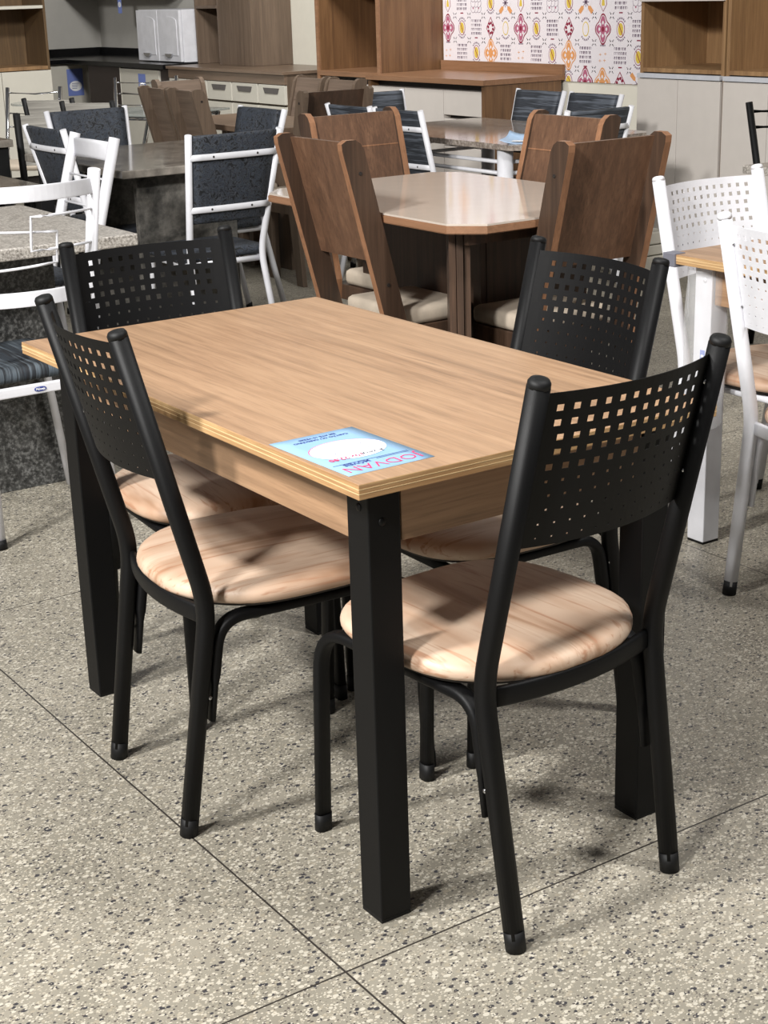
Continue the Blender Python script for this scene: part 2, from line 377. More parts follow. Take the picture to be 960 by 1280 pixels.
# ------------------------------------------------------------------ chair with perforated back
def perf_chair(name, label, frame, plate, loc, rz, group):
    T = thing(name, label, 'chair', loc, rz, group)
    wt, yt, zt, wk, zk, wf, yf = .187, -.121, .921, .186, .432, .179, -.060
    gx, gy = .182, .439
    for s in (-1, 1):
        bm = B()
        up = fillet([(s*wt, yt, zt), (s*wk, 0, zk), (s*wf, yf, .022)], .05, 6)
        n = len(up)
        sweep(bm, up[:4]+up[4:], lambda t: .0325, lambda t: .0325 if t < .45 else .0325-.001*min(1, (t-.45)*6), n=20, ex=2.4)
        d = (Vector(up[0])-Vector(up[1])).normalized()
        leg = obj('rear_post', bm, frame, T)
        bm = B(); sweep(bm, [Vector(up[0])-d*.001, Vector(up[0])+d*.006, Vector(up[0])+d*.0105, Vector(up[0])+d*.0125], lambda t: [.0335, .0335, .028, .014][round(t*3)], n=20)
        obj('post_cap', bm, 'rubber' if frame == 'black' else 'white', leg)
        bm = B(); e = Vector(up[-1]); dd = (Vector(up[-2])-e).normalized()
        sweep(bm, [e-dd*.0225, e+dd*.012], .0340, .0332, n=20); obj('foot_cap', bm, 'rubber', leg)
        # front leg, side rail and brace are one bent oblong tube
        px = s*.166
        path = fillet([(s*gx, gy, .022), (s*.178, .426, .400), (s*.179, .022, .400), (s*.1795, .006, .30), (s*.1795, -.0055, .215)], [.085, .095, .02], 10)
        bm = B(); sweep(bm, path, lambda t: .030, lambda t: .021 if t < .8 else .021-.009*(t-.8)/.2, n=16, ex=2.8); fl = obj('front_leg', bm, frame, T)
        for z in (.345, .262):
            bm = B(); dome(bm, (s*.193, -.0135-.0+(z-.215)*.09, z), .0042, 'x', .6); obj('screw', bm, 'screw', fl)
        bm = B(); a = Vector(path[0]); ad = (Vector(path[1])-a).normalized()
        sweep(bm, [a-ad*.0215, a+ad*.012], .0325, .0245, n=16, ex=2.5); obj('foot_cap', bm, 'rubber', fl)
    # bar that bows round the back of the seat
    bm = B(); arc = [(-.172+.344*k/14, -.001-.027*(1-((k-7)/7)**2), .410) for k in range(15)]
    sweep(bm, arc, .034, .013, ref=(0, 0, 1), n=12, ex=4)
    obj('rear_rail', bm, frame, T)
    bm = B(); sweep(bm, [(-.176, .360, .400), (.176, .360, .400)], .022, .013, ref=(0, 0, 1), n=10, ex=4); obj('cross_rail', bm, frame, T)
    # seat cushion
    def ring(k, z, n=48):
        out = []
        for i in range(n):
            th = 2*PI*i/n; c, s = math.cos(th), math.sin(th); ex = 3.6 if s > 0 else 2.7
            x = math.copysign(abs(c)**(2/ex), c); y = math.copysign(abs(s)**(2/ex), s)
            yy = .188+.222*y*k; wd = .222-.030*max(0, (.10-yy)/.14)**1.5*1.1-.014*max(0, (yy-.2)/.19)**2
            out.append((x*k*wd, yy, z))
        return out
    bm = B(); rows = [ring(k, z) for k, z in ((.965, .4235), (.985, .426), (1, .432), (1, .439), (.985, .4465), (.95, .452), (.88, .456), (.70, .459), (.4, .460), (.1, .460))]
    vr = [[bm.verts.new(p) for p in r] for r in rows]
    for a, b in zip(vr, vr[1:]):
        for i in range(48): f = bm.faces.new((a[i], a[(i+1) % 48], b[(i+1) % 48], b[i])); f.smooth = True
    bm.faces.new(vr[0][::-1]); f = bm.faces.new(vr[-1]); f.smooth = True
    seat = obj('seat', bm, 'seat', T)
    bm = B(); r0 = [bm.verts.new((x, y, .4175)) for x, y, z in ring(.94, 0)]; r1 = [bm.verts.new((x, y, .424)) for x, y, z in ring(.95, 0)]
    for i in range(48): bm.faces.new((r0[i], r0[(i+1) % 48], r1[(i+1) % 48], r1[i]))
    bm.faces.new(r0[::-1]); bm.faces.new(r1); obj('seat_board', bm, 'gap', seat)
    # perforated sheet
    bm = B(); cols, pz = 12, .0228; z1, z0 = .906, .668
    half = .174; margin = .016; pitch = (2*half-2*margin-.012)/cols
    def pt(sx, z):
        q = (z-zk)/(zt-zk); y = yt*q; s = sx/half
        return (sx, y-.036*(1-s*s)+.004, z)
    big = [.0104]*5+[.0050, .0046, .0040, .0036, .0032]
    vc = {}
    def V(x, z):
        k = (round(x, 5), round(z, 5))
        if k not in vc: vc[k] = bm.verts.new(pt(x, z))
        return vc[k]
    def quad(xa, xb, za, zb):
        bm.faces.new((V(xa, za), V(xb, za), V(xb, zb), V(xa, zb)))
    ztop = z1-.012
    xs_grid = [-half+margin+.006+pitch*i for i in range(cols+1)]
    for j, h in enumerate(big):
        zb = ztop-pz*j; za = zb-pz; off = (.004 if (j//2) % 2 else -.004)
        cuts = [-half]+[x+off for x in xs_grid]+[half]
        quad(cuts[0], cuts[1], za, zb); quad(cuts[-2], cuts[-1], za, zb)
        for i in range(1, cols+1):
            a, b = cuts[i], cuts[i+1]; cx, cz = (a+b)/2, (za+zb)/2; h2 = h/2
            X = [a, cx-h2, cx+h2, b]; Z = [za, cz-h2, cz+h2, zb]
            for p in range(3):
                for q in range(3):
                    if p == 1 and q == 1: continue
                    quad(X[p], X[p+1], Z[q], Z[q+1])
    n = 24
    for i in range(n):
        a, b = -half+2*half*i/n, -half+2*half*(i+1)/n
        quad(a, b, ztop, z1); quad(a, b, z0-.004, ztop-pz*len(big))
    pl = obj('backrest_sheet', bm, plate, T)
    md = pl.modifiers.new('thickness', 'SOLIDIFY'); md.thickness = .0014; md.offset = 0
    for s in (-1, 1):
        bm = B()
        for z in (.715, .862):
            q = (z-zk)/(zt-zk); dome(bm, (s*(half-.004), yt*q-.0125+.004+.006, z), .0035, 'y', .5)
        obj('screw', bm, 'screw', pl)
    return T
G = 'black perforated-back chairs round the oak table'
PC = perf_chair('perforated_chair', 'black perforated-back chair nearest the camera, right of the oak table', 'black', 'blackplate', (.303, -.107, 0), .077, G)
dup(PC, 'black perforated-back chair on the long left side of the oak table, seen almost edge-on', (-.040, .620, 0), -1.654, G)
dup(PC, 'black perforated-back chair behind the oak table at its right, before the brown slab-back', (.790, .532, 0), 1.551, G)
dup(PC, 'black perforated-back chair at the far end of the oak table beside the white wire chair', (.314, 1.236, 0), 3.06, G)
G = 'white perforated-back chairs'
WC = dup(PC, 'white perforated-back chair at the head of the white-legged table, below the grey cupboard doors', (1.985, 1.165, 0), PI, G,
         {M['black']: M['white'], M['blackplate']: M['white']})
for ch in [c for c in bpy.data.objects if c.parent == WC]:
    for g in [g for g in bpy.data.objects if g.parent == ch]:
        if g.name.startswith('post_cap'): g.data = g.data.copy(); g.data.materials[0] = M['white']
dup(WC, 'white perforated-back chair nearest the right edge of the photo, cropped by it', (1.557, .503, 0), -PI/2+.03, G)

# ------------------------------------------------------------------ flyer on the oak table
def flyer(name, label, cx, cy, rz, z, curl=.0, group=None):
    w_, h_ = .148, .21
    bm = B(); nx, ny = 6, 10; g = []
    for j in range(ny+1):
        r = []
        for i in range(nx+1):
            x = -w_/2+w_*i/nx; y = -h_/2+h_*j/ny
            zz = curl*max(0, (y-.01)/(h_/2))**2+curl*.6*max(0, -(x)/(w_/2))**2
            r.append(bm.verts.new((x, y, zz)))
        g.append(r)
    for j in range(ny):
        for i in range(nx): f = bm.faces.new((g[j][i], g[j][i+1], g[j+1][i+1], g[j+1][i])); f.smooth = True
    o = obj(name, bm, ['flyer_blue'])
    tag(o, label, 'flyer', group); o.location = (cx, cy, z); o.rotation_euler = (0, 0, rz)
    md = o.modifiers.new('paper', 'SOLIDIFY'); md.thickness = .0003
    return o
# local +y is the head of the sheet; the photo shows its head towards the near corner, upside down
FL = flyer('price_flyer', 'light blue printed price sheet lying upside down on the near corner of the oak table', .037, .100, PI+.02, .7705)
FL.scale = (1.055, 1.055, 1)
bm = B()
def ell(bm, cx, cy, rx, ry, z, mi, n=40, inner=0):
    if not inner:
        f = bm.faces.new([bm.verts.new((cx+rx*math.cos(2*PI*i/n), cy+ry*math.sin(2*PI*i/n), z)) for i in range(n)]); f.material_index = mi; return
    a = [bm.verts.new((cx+rx*math.cos(2*PI*i/n), cy+ry*math.sin(2*PI*i/n), z)) for i in range(n)]
    b = [bm.verts.new((cx+rx*inner*math.cos(2*PI*i/n), cy+ry*inner*math.sin(2*PI*i/n), z)) for i in range(n)]
    for i in range(n): f = bm.faces.new((a[i], a[(i+1) % n], b[(i+1) % n], b[i])); f.material_index = mi
ell(bm, 0, -.006, .060, .046, .00055, 1)
ell(bm, 0, -.0085, .0605, .0455, .0004, 0)
X, Y = (1, 0, 0), (0, 1, 0)
text_mesh(bm, 'JODVAN', .034, (0, .081, .0002), X, Y, 0, bold=-.0003)
text_mesh(bm, 'MÓVEIS', .013, (.030, .060, .0001), X, Y, 2, bold=.0003)
for y, xa, xb in ((.058, -.062, -.005), (.0535, -.062, .066)):
    f = bm.faces.new([bm.verts.new(p) for p in ((xa, y, .0005), (xb, y, .0005), (xb, y+.0012, .0005), (xa, y+.0012, .0005))]); f.material_index = 2
text_mesh(bm, '10x 22,90', .015, (.026, .029, .0003), X, Y, 0, bold=.0005)
text_mesh(bm, 'À VISTA', .011, (-.020, .026, .0003), X, Y, 4, bold=.0004)
text_mesh(bm, 'MESA + 4 CADEIRAS', .008, (0, .004, .0003), X, Y, 2)
text_mesh(bm, 'GARANTIA DE FÁBRICA', .0072, (0, -.020, .0003), X, Y, 2)
text_mesh(bm, 'CARTÃO OU CREDIÁRIO', .0085, (.0, -.078, .0001), X, Y, 2, bold=.0002)
text_mesh(bm, 'EM ATÉ 10 VEZES', .0085, (.0, -.089, .0001), X, Y, 2, bold=.0002)
obj('print', bm, ['ink_red', 'paper_white', 'ink_blue', 'flyer_blue', 'ink_dark'], FL)

# ------------------------------------------------------------------ tall slab-backed wooden chairs and their table
def slab_chair(name, label, wmat, smat, emat, loc, rz, group, W=.42, H=1.0, seatmat='suede', D=.36):
    T = thing(name, label, 'chair', loc, rz, group)
    def yr(z): return -.26*(z-.42) if z > .42 else -.10*(.42-z)
    dep = .078
    for s in (-1, 1):
        bm = B(); xo = s*W/2; xi = s*(W/2-.025); x0, x1 = min(xo, xi), max(xo, xi)
        poly = [(yr(0), 0), (yr(.42), .42)]
        r = .03; zt = H; yb = yr(zt)
        poly += [(yr(zt-r), zt-r), (yb+.006, zt-.010), (yb+.024, zt), (yb+dep-.022, zt), (yb+dep-.004, zt-.012), (yr(zt-r)+dep, zt-r), (yr(.42)+dep, .42), (yr(0)+dep-.02, 0)]
        prism(bm, poly, 'x', x0, x1)
        bmesh.ops.recalc_face_normals(bm, faces=bm.faces[:]); side_mats(bm, lambda n: 0 if abs(n.x) > .9 else 1)
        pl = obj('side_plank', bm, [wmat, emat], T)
        bm = B()
        for z in (.55, .90): cyl(bm, (xo, yr(z)+dep*.55, z), .006, .004, 'x', 10)
        obj('bolt_cap', bm, 'gap', pl)
    bm = B(); za, zb = .615, H-.012; xw = W/2-.025
    yo = dep-.028
    prism(bm, [(yr(za)+yo, za), (yr(zb)+yo, zb), (yr(zb)+yo+.018, zb), (yr(za)+yo+.018, za)], 'x', -xw, xw)
    zg = H-.13
    prism(bm, [(yr(zg)+yo+.017, zg), (yr(zg+.004)+yo+.017, zg+.004), (yr(zg+.004)+yo+.0195, zg+.004), (yr(zg)+yo+.0195, zg)], 'x', -xw, xw, 1)
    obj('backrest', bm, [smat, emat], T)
    bm = B(); box(bm, -xw, xw, .02, D-.01, .345, .40, .002); obj('seat_frame', bm, wmat, T)
    bm = B(); box(bm, -W/2+.004+.024, W/2-.004-.024, .085, D, .4, .455, .018)
    for v in bm.verts:
        if v.co.z > .43: v.co.z += .012*(1-(v.co.x/(W/2))**2)*(1-((v.co.y-.22)/.2)**2)
    obj('seat_cushion', bm, seatmat, T, True)
    for s in (-1, 1):
        bm = B(); x = s*(W/2-.050); box(bm, x-.022, x+.022, D-.06, D-.015, 0, .345, .002); obj('front_leg', bm, wmat, T)
    return T
G = 'tall brown slab-backed chairs round the cream-topped table'
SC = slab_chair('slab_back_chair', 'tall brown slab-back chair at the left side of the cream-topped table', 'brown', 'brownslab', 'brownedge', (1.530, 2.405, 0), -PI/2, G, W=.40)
dup(SC, 'tall dark brown slab-back chair at the near right side of the cream-topped table', (1.995, 1.795, 0), 0, G)
dup(SC, 'tall brown slab-back chair at the far end of the cream-topped table', (2.060, 3.095, 0), PI, G)
dup(SC, 'tall brown slab-back chair at the far right of the cream-topped table', (2.375, 2.430, 0), PI/2, G)
T = thing('dining_table', 'brown wooden table with a cream glass top and clipped corners', 'table', (1.945, 2.40, 0))
hx, hy, c = .413, .600, .085
oct_ = [(-hx+c, -hy), (hx-c, -hy), (hx, -hy+c), (hx, hy-c), (hx-c, hy), (-hx+c, hy), (-hx, hy-c), (-hx, -hy+c)]
bm = B(); prism(bm, oct_, 'z', .742, .766); bmesh.ops.bevel(bm, geom=[e for e in bm.edges if abs(e.verts[0].co.z-e.verts[1].co.z) < 1e-5], offset=.003, segments=2, affect='EDGES')
tp = obj('tabletop', bm, 'brownedgey', T)
bm = B(); prism(bm, [(x*.992, y*.995) for x, y in oct_], 'z', .7662, .772); obj('glass_sheet', bm, 'glasstop', tp)
bm = B(); box(bm, -.045, -.022, -.195, .50, 0, .742, .001); obj('base_panel', bm, 'brown', T)
bm = B(); box(bm, -.021, .38, -.197, -.174, 0, .742, .001); obj('base_panel', bm, 'brown', T)
bm = B(); d = Vector((.17, .245)).normalized(); nn = Vector((-d.y, d.x))
for off, ln in ((0, 0), (-.022, .012), (.022, .012)):
    a = Vector((-.325, -.46))+nn*off+d*ln; b = Vector((-.155, -.215))+nn*off*1.0
    h = .010
    prism(bm, [tuple(a-nn*h), tuple(b-nn*h), tuple(b+nn*h), tuple(a+nn*h)], 'z', 0, .742)
obj('base_fin', bm, 'brown', T)
bm = B(); box(bm, -.33, .33, -.51, -.49, .70, .742); obj('apron', bm, 'brown', T)

# ------------------------------------------------------------------ white tube chairs with padded backs
def pad_chair(name, label, frame, fab, loc, rz, group, H=.93, wt=.195, wk=.158, r=.027, bars=True):
    T = thing(name, label, 'chair', loc, rz, group)
    zk, yt = .45, -.125
    for s in (-1, 1):
        bm = B(); p = fillet([(s*wt, yt, H), (s*wk, 0, zk), (s*(wk+.02), -.10, .012)], .06, 5); sweep(bm, p, r, n=12)
        lg = obj('rear_post', bm, frame, T)
        bm = B(); sweep(bm, [(s*(wk+.02), -.102, 0), (s*(wk+.02), -.099, .028)], r*1.15, n=12); obj('foot_cap', bm, 'rubber', lg)
        bm = B(); p = fillet([(s*.175, .345, .012), (s*.165, .315, .425), (s*wk, .0, .425)], .05, 5); sweep(bm, p, r*.85, n=12); lg = obj('front_leg', bm, frame, T)
        bm = B(); sweep(bm, [(s*.1752, .346, 0), (s*.1745, .343, .028)], r, n=12); obj('foot_cap', bm, 'rubber', lg)
    bm = B(); sweep(bm, [(-wk, .01, .425), (wk, .01, .425)], r*.85, n=10); sweep(bm, [(-.16, .30, .425), (.16, .30, .425)], r*.7, n=10); obj('seat_rail', bm, frame, T)
    def W(z): return wk+(wt-wk)*(z-zk)/(H-zk)
    def Yp(z): return yt*(z-zk)/(H-zk)
    bm = B(); za, zb = zk+.14, H-.004; rows = []
    for side in (0, 1):
        for z in (za, za+.01, (za+zb)/2, zb-.01, zb):
            for k in range(9):
                s = -1+k/4; w2 = W(z)-r*.5; inset = .004 if z in (za, zb) else 0
                y = Yp(z)+(.024-inset if side else -.006+inset)-.012*(1-s*s)
                rows.append(bm.verts.new((s*w2, y, z)))
    for side in (0, 1):
        o_ = side*45
        for j in range(4):
            for k in range(8): f = bm.faces.new((rows[o_+j*9+k], rows[o_+j*9+k+1], rows[o_+(j+1)*9+k+1], rows[o_+(j+1)*9+k])); f.smooth = True
    for j in range(4):
        for k in (0, 8): bm.faces.new((rows[j*9+k], rows[(j+1)*9+k], rows[45+(j+1)*9+k], rows[45+j*9+k]))
    for k in range(8):
        for j in (0, 4): bm.faces.new((rows[j*9+k], rows[j*9+k+1], rows[45+j*9+k+1], rows[45+j*9+k]))
    bp = obj('backrest_pad', bm, fab, T)
    if bars:
        for z in (zk+.195, H-.085):
            bm = B(); sweep(bm, [(-W(z)+k/4*W(z), Yp(z)-.010-.012*(1-(-1+k/4)**2), z) for k in range(9)], .024, .007, ref=(0, 0, 1), n=8, ex=4)
            o_ = obj('back_bar', bm, frame, T)
            bm = B(); [dome(bm, (s*W(z)*.5, Yp(z)-.0135-.009, z), .0045, 'y', .5) for s in (-1, 1)]; obj('screw', bm, 'gap', o_)
    bm = B(); box(bm, -.195, .195, .012, .348, .437, .477, .017); obj('seat_cushion', bm, fab, T, True)
    return T
G = 'white-framed chairs with dark damask pads round the marble table'
DC = pad_chair('padded_chair', 'white tube chair with dark damask back at the near side of the marble table', 'white', 'damask', (1.735, 3.62, 0), 0, G)
dup(DC, 'white tube chair with dark damask back at the right side of the marble table', (2.30, 4.48, 0), PI/2, G)
dup(DC, 'white tube chair with dark damask back at the far end of the marble table', (1.875, 5.03, 0), PI, G)
dup(DC, 'white tube chair with dark damask back at the left side of the marble table', (1.455, 4.35, 0), -PI/2, G)
G = 'white-framed chairs with streaked dark pads round the granite table'
GC = pad_chair('padded_chair', 'white tube chair with streaked dark back, nearer one on the left of the granite table', 'white', 'stripe', (3.085, 4.20, 0), -PI/2, G, H=.90, wt=.183)
dup(GC, 'white tube chair with streaked dark back, farther one on the left of the granite table', (3.085, 4.605, 0), -PI/2, G)
dup(GC, 'white tube chair with streaked dark back at the far end of the granite table', (3.565, 5.17, 0), PI, G)
dup(GC, 'white tube chair with streaked dark back in front of the amber sideboard end panel', (4.00, 4.59, 0), PI/2, G)
dup(GC, 'white tube chair with streaked dark back in front of the plain white strip of wall', (4.00, 4.17, 0), PI/2, G)
dup(GC, 'white tube chair with streaked dark back at the near end of the granite table', (3.51, 3.575, 0), 0, G)

# granite table behind
T = thing('granite_table', 'polished granite table on thick white round legs behind the cream-topped table', 'table', (3.63, 4.335, 0))
bm = B(); hx, hy, c = .41, .665, .05
prism(bm, [(-hx+c, -hy), (hx-c, -hy), (hx, -hy+c), (hx, hy-c), (hx-c, hy), (-hx+c, hy), (-hx, hy-c), (-hx, -hy+c)], 'z', .725, .75); obj('tabletop', bm, 'gran_shine', T)
for sx in (-1, 1):
    for sy in (-1, 1):
        bm = B(); cyl(bm, (sx*.362, sy*.53, .3625), .036, .725, 'z', 20); obj('leg', bm, 'white', T, True)
for z in (.665, .615):
    bm = B()
    for sx in (-1, 1): sweep(bm, [(sx*.362, -.53, z), (sx*.362, .53, z)], .018, n=8)
    for sy in (-1, 1): sweep(bm, [(-.362, sy*.53, z), (.362, sy*.53, z)], .018, n=8)
    obj('frame_rail', bm, 'white', T)
f2 = flyer('price_flyer', 'blue price sheet with a curled edge lying on the granite table', 3.352, 3.800, -.9, .7505, .028)
f2.data.materials[0] = M['flyer_pale']
bm = B(); ell(bm, .0, -.02, .058, .034, .0045, 0); obj('print', bm, ['paper_white'], f2)

# ------------------------------------------------------------------ marble table (left middle)
T = thing('marble_table', 'grey marble table on a dark slab pedestal between the damask chairs', 'table', (1.90, 4.62, 0))
bm = B(); box(bm, -.42, .41, -.66, .345, .738, .770, .004); obj('tabletop', bm, 'marble_top', T)
bm = B(); box(bm, -.33, .12, -.585, -.555, 0, .738, .002); obj('base_slab', bm, 'marble_dark', T)
bm = B(); box(bm, -.30, .035, -.022, .005, 0, .738, .002); obj('base_slab', bm, 'marble_dark', T)

# near-left granite table
T = thing('granite_table', 'pale speckled granite table on a dark granite slab at the left edge', 'table', (.30, 2.84, 0))
bm = B(); box(bm, -.62, .495, -.435, .46, .735, .770, .004); obj('tabletop', bm, 'gran_fine', T)
bm = B(); box(bm, -.50, .315, -.215, -.19, 0, .735, .002); obj('base_slab', bm, 'gran_dark', T)
bm = B(); box(bm, -.50, .315, .25, .28, 0, .735, .002); obj('base_slab', bm, 'gran_dark', T)
bm = B(); box(bm, -.10, -.07, -.19, .25, 0, .70, .002); obj('base_web', bm, 'gran_dark', T)

# white wire chair at the left edge
T = thing('wire_back_chair', 'white tube chair with curved bands, looped wires and striped seat at the left edge', 'chair', (.365, 2.215, 0))
W_, zt, zk, yt = .175, 1.0, .45, -.115
def yb(z, x, bow=.055): return yt*(z-zk)/(zt-zk)-bow*(1-(x/W_)**2)
for s in (-1, 1):
    bm = B(); p = fillet([(s*W_, yt, zt), (s*.155, 0, zk), (s*.178, -.07, .012)], .06, 5); sweep(bm, p, .034, n=16); lg = obj('rear_post', bm, 'white', T)
    bm = B(); sweep(bm, [(s*.178, -.0725, 0), (s*.178, -.069, .025)], .038, n=12); obj('foot_cap', bm, 'rubber', lg)
    bm = B(); p = fillet([(s*.222, .372, .0), (s*.165, .35, .415), (s*.155, 0, .415)], .06, 5); sweep(bm, p, .024, n=12); obj('front_leg', bm, 'white', T)
for z, h in ((.958, .042), (.678, .040)):
    bm = B(); sweep(bm, [(x, yb(z, x), z) for x in [W_*(-1+k/10) for k in range(21)]], h, .008, ref=(0, 0, 1), n=16, ex=8, smooth=False); obj('back_band', bm, 'white', T)
for s in (-1, 1):
    dz = 0 if s > 0 else -.038
    pp = [(W_, .898), (-.028, .898), (-.028, .808), (W_, .808)] if s > 0 else [(W_, .866), (-.048, .852), (-.048, .770), (W_, .755)]
    pts = []
    for (a, b) in zip(pp, pp[1:]):
        for k in range(8): t = k/8; pts.append((s*(a[0]+(b[0]-a[0])*t), a[1]+(b[1]-a[1])*t))
    pts.append((s*pp[-1][0], pp[-1][1]))
    bm = B(); sweep(bm, [(x, yb(z, x)-(.004 if s > 0 else -.004), z) for x, z in pts], .0075, n=8); obj('back_wire', bm, 'white', T)
bm = B(); sweep(bm, [(-.17, -.030, .418), (.165, -.030, .418)], .028, .016, ref=(0, 0, 1), n=16, ex=6, smooth=False)
rr = obj('seat_rail', bm, 'white', T)
bm = B(); pts = []
for i in range(24):
    th = 2*PI*i/24; pts.append((.017*math.copysign(abs(math.cos(th))**.7, math.cos(th))*1.0, .0062*math.copysign(abs(math.sin(th))**.7, math.sin(th))))
prism(bm, [(-.005+x, .418+z) for x, z in pts], 'y', -.0398, -.0370)
text_mesh(bm, 'Móveis', .0095, (-.005, -.0400, .418), (1, 0, 0), (0, 0, 1), 1, .0003, .0003)
obj('oval_sticker', bm, [plain('royal_blue_sticker', (34, 58, 140), .4), M['paper_white']], rr)
bm = B(); box(bm, -.145, .145, .0, .365, .432, .478, .018); obj('seat_cushion', bm, 'seatstripe', T, True)

# white ladder chair
T = thing('ladder_chair', 'thick-posted white tube chair with broad top rail and thin back rods', 'chair', (1.095, 3.655, 0), PI/2)
for s in (-1, 1):
    bm = B(); p = fillet([(s*.172, -.145, .945), (s*.182, 0, .45), (s*.185, -.05, .0)], .05, 5); sweep(bm, p, .040, n=16); obj('rear_post', bm, 'white', T, )
    bm = B(); p = fillet([(s*.17, .38, .0), (s*.165, .35, .43), (s*.17, 0, .43)], .05, 5); sweep(bm, p, .026, n=12); obj('front_leg', bm, 'white', T)
bm = B(); sweep(bm, [(-.17, -.135, .895), (0, -.142, .895), (.17, -.135, .895)], .070, .016, ref=(0, 0, 1), n=10, ex=5); obj('top_rail', bm, 'white', T)
for z in (.80, .70, .60):
    bm = B(); sweep(bm, [(-.172, -.145*(z-.45)/.495, z), (.172, -.145*(z-.45)/.495, z)], .008, n=8); obj('back_rod', bm, 'white', T)
bm = B(); box(bm, -.18, .18, .025, .39, .444, .482, .016); obj('seat_cushion', bm, 'damask', T, True)

# ------------------------------------------------------------------ small greyed-walnut dining set further back
G = 'greyed walnut chairs round the far brown table'
BC = slab_chair('slab_back_chair', 'greyed walnut slab-back chair, left of the pair on the left of the far brown table', 'greigez', 'greige', 'greigez', (2.72, 5.93, 0), -PI/2, G, W=.30, H=.96)
dup(BC, 'greyed walnut slab-back chair, right of the pair on the left of the far brown table', (2.72, 5.61, 0), -PI/2, G)
dup(BC, 'greyed walnut slab-back chair at the far end of the far brown table, above the pair', (3.05, 6.42, 0), PI, G)
dup(BC, 'greyed walnut slab-back chair, left of the pair on the right of the far brown table', (3.50, 5.94, 0), PI/2, G)
dup(BC, 'greyed walnut slab-back chair, right of the pair on the right of the far brown table', (3.50, 5.60, 0), PI/2, G)
BN = slab_chair('slab_back_chair', 'greyed slab-back chair with darker back at the near end of the far brown table', 'greigez', 'brown', 'greigez', (3.07, 4.98, 0), 0, G, W=.40, H=.96)
T = thing('dining_table', 'greyed walnut dining table among the far brown chairs', 'table', (3.12, 5.76, 0))
bm = B(); box(bm, -.285, .235, -.59, .48, .735, .765, .003); obj('tabletop', bm, 'greigetop', T)
bm = B(); box(bm, -.03, .03, -.35, .30, 0, .735, .002); obj('base_panel', bm, 'greigez', T)
bm = B(); box(bm, -.20, .20, -.03, .03, .62, .735, .002); obj('base_arm', bm, 'greigez', T)

# ------------------------------------------------------------------ storage along the right wall
def ubox(parent, name, m, *a, bev=.0015):
    bm = B(); box(bm, *a, bev); return obj(name, bm, m, parent)
# tall open unit, amber wood
T = thing('tall_shelf_unit', 'tall amber wood shelf unit with an open compartment beside the sideboard', 'shelf unit', (4.75, 6.99, 0))
y0, y1 = -.37, .37
ubox(T, 'side_panel', 'orangewood', -.23, .25, y0, y0+.03, 0, 2.2); ubox(T, 'side_panel', 'orangewood', -.23, .25, y1-.03, y1, 0, 2.2)
ubox(T, 'back_panel', 'orangewood', .235, .25, y0+.03, y1-.03, 0, 2.2)
ubox(T, 'front_edge', 'orangeedge', -.245, -.23, y0, y0+.03, 0, 2.2); ubox(T, 'front_edge', 'orangeedge', -.245, -.23, y1-.03, y1, 0, 2.2)
ubox(T, 'shelf', 'orangeedge', -.245, .235, y0+.03, y1-.03, .873, .905); ubox(T, 'shelf', 'orangeedge', -.245, .235, y0+.03, y1-.03, 1.46, 1.49)
ubox(T, 'recess', 'gap', -.18, .235, y0+.03, y1-.03, .83, .873)
ubox(T, 'door', 'door_grey', -.24, -.22, y0+.032, -.002, .06, .83); ubox(T, 'door', 'door_grey', -.24, -.22, .002, y1-.032, .06, .83)
# sideboard
T = thing('sideboard', 'amber wood sideboard with grey doors below the patterned wall', 'sideboard', (4.728, 6.02, 0))
y0, y1 = -.59, .59
ubox(T, 'top', 'orangeedge', -.34, .26, y0-.01, y1, .875, .905); ubox(T, 'splashback', 'orangeedge', .24, .26, y0-.01, y1, .905, .962)
ubox(T, 'side_panel', 'orangewood', -.32, .24, y0, y0+.03, 0, .875); ubox(T, 'side_panel', 'orangewood', -.32, .24, y1-.03, y1, 0, .875)
ubox(T, 'carcass', 'gap', -.26, .24, y0+.03, y1-.03, .04, .875)
ys = [y1-.03, .205, -.19, y0+.03]
ubox(T, 'door', 'door_grey', -.315, -.26, .207, ys[0]-.002, .06, .838); ubox(T, 'door', 'door_grey', -.315, -.26, -.188, .203, .06, .838)
ubox(T, 'drawer', 'door_grey', -.315, -.26, ys[3]+.002, -.192, .70, .838); ubox(T, 'drawer', 'door_grey', -.315, -.26, ys[3]+.002, -.192, .54, .678); ubox(T, 'drawer', 'door_grey', -.315, -.26, ys[3]+.002, -.192, .06, .52)
# hutch on the right
def hutch(label, yc, w2, last=False):
    T = thing('hutch', label, 'cupboard', (4.76, yc, 0))
    y0, y1 = -w2, w2
    for a, b in ((y0, y0+.02), (y1-.02, y1)): ubox(T, 'side_panel', 'hutchwood', -.22, .24, a, b, 0.0, 2.2)
    ubox(T, 'back_panel', 'hutchwood', .225, .24, y0+.02, y1-.02, .3, 2.2)
    ubox(T, 'shelf', 'hutchwood', -.22, .225, y0+.02, y1-.02, .975, .995)
    if not last: ubox(T, 'upper_drawer', 'door_grey', -.235, .10, y0+.004, y1-.004, 1.313, 1.55)
    ubox(T, 'handle_strip', 'strip', -.246, -.21, y0+.004, y1-.004, .948, .970)
    for a, b in ((y0+.003, -.0015), (.0015, y1-.003)): ubox(T, 'door', 'door_grey', -.24, -.22, a, b, .17, .944)
    ubox(T, 'plinth', 'gap', -.17, .2, y0+.02, y1-.02, 0, .17)
    return T
hutch('tall cupboard with honey wood niche over matt grey doors, right of the patterned wall', 4.02, .291)
hutch('tall cupboard with grey door cropped by the right edge, behind the black tube chair', 3.425, .291, True)
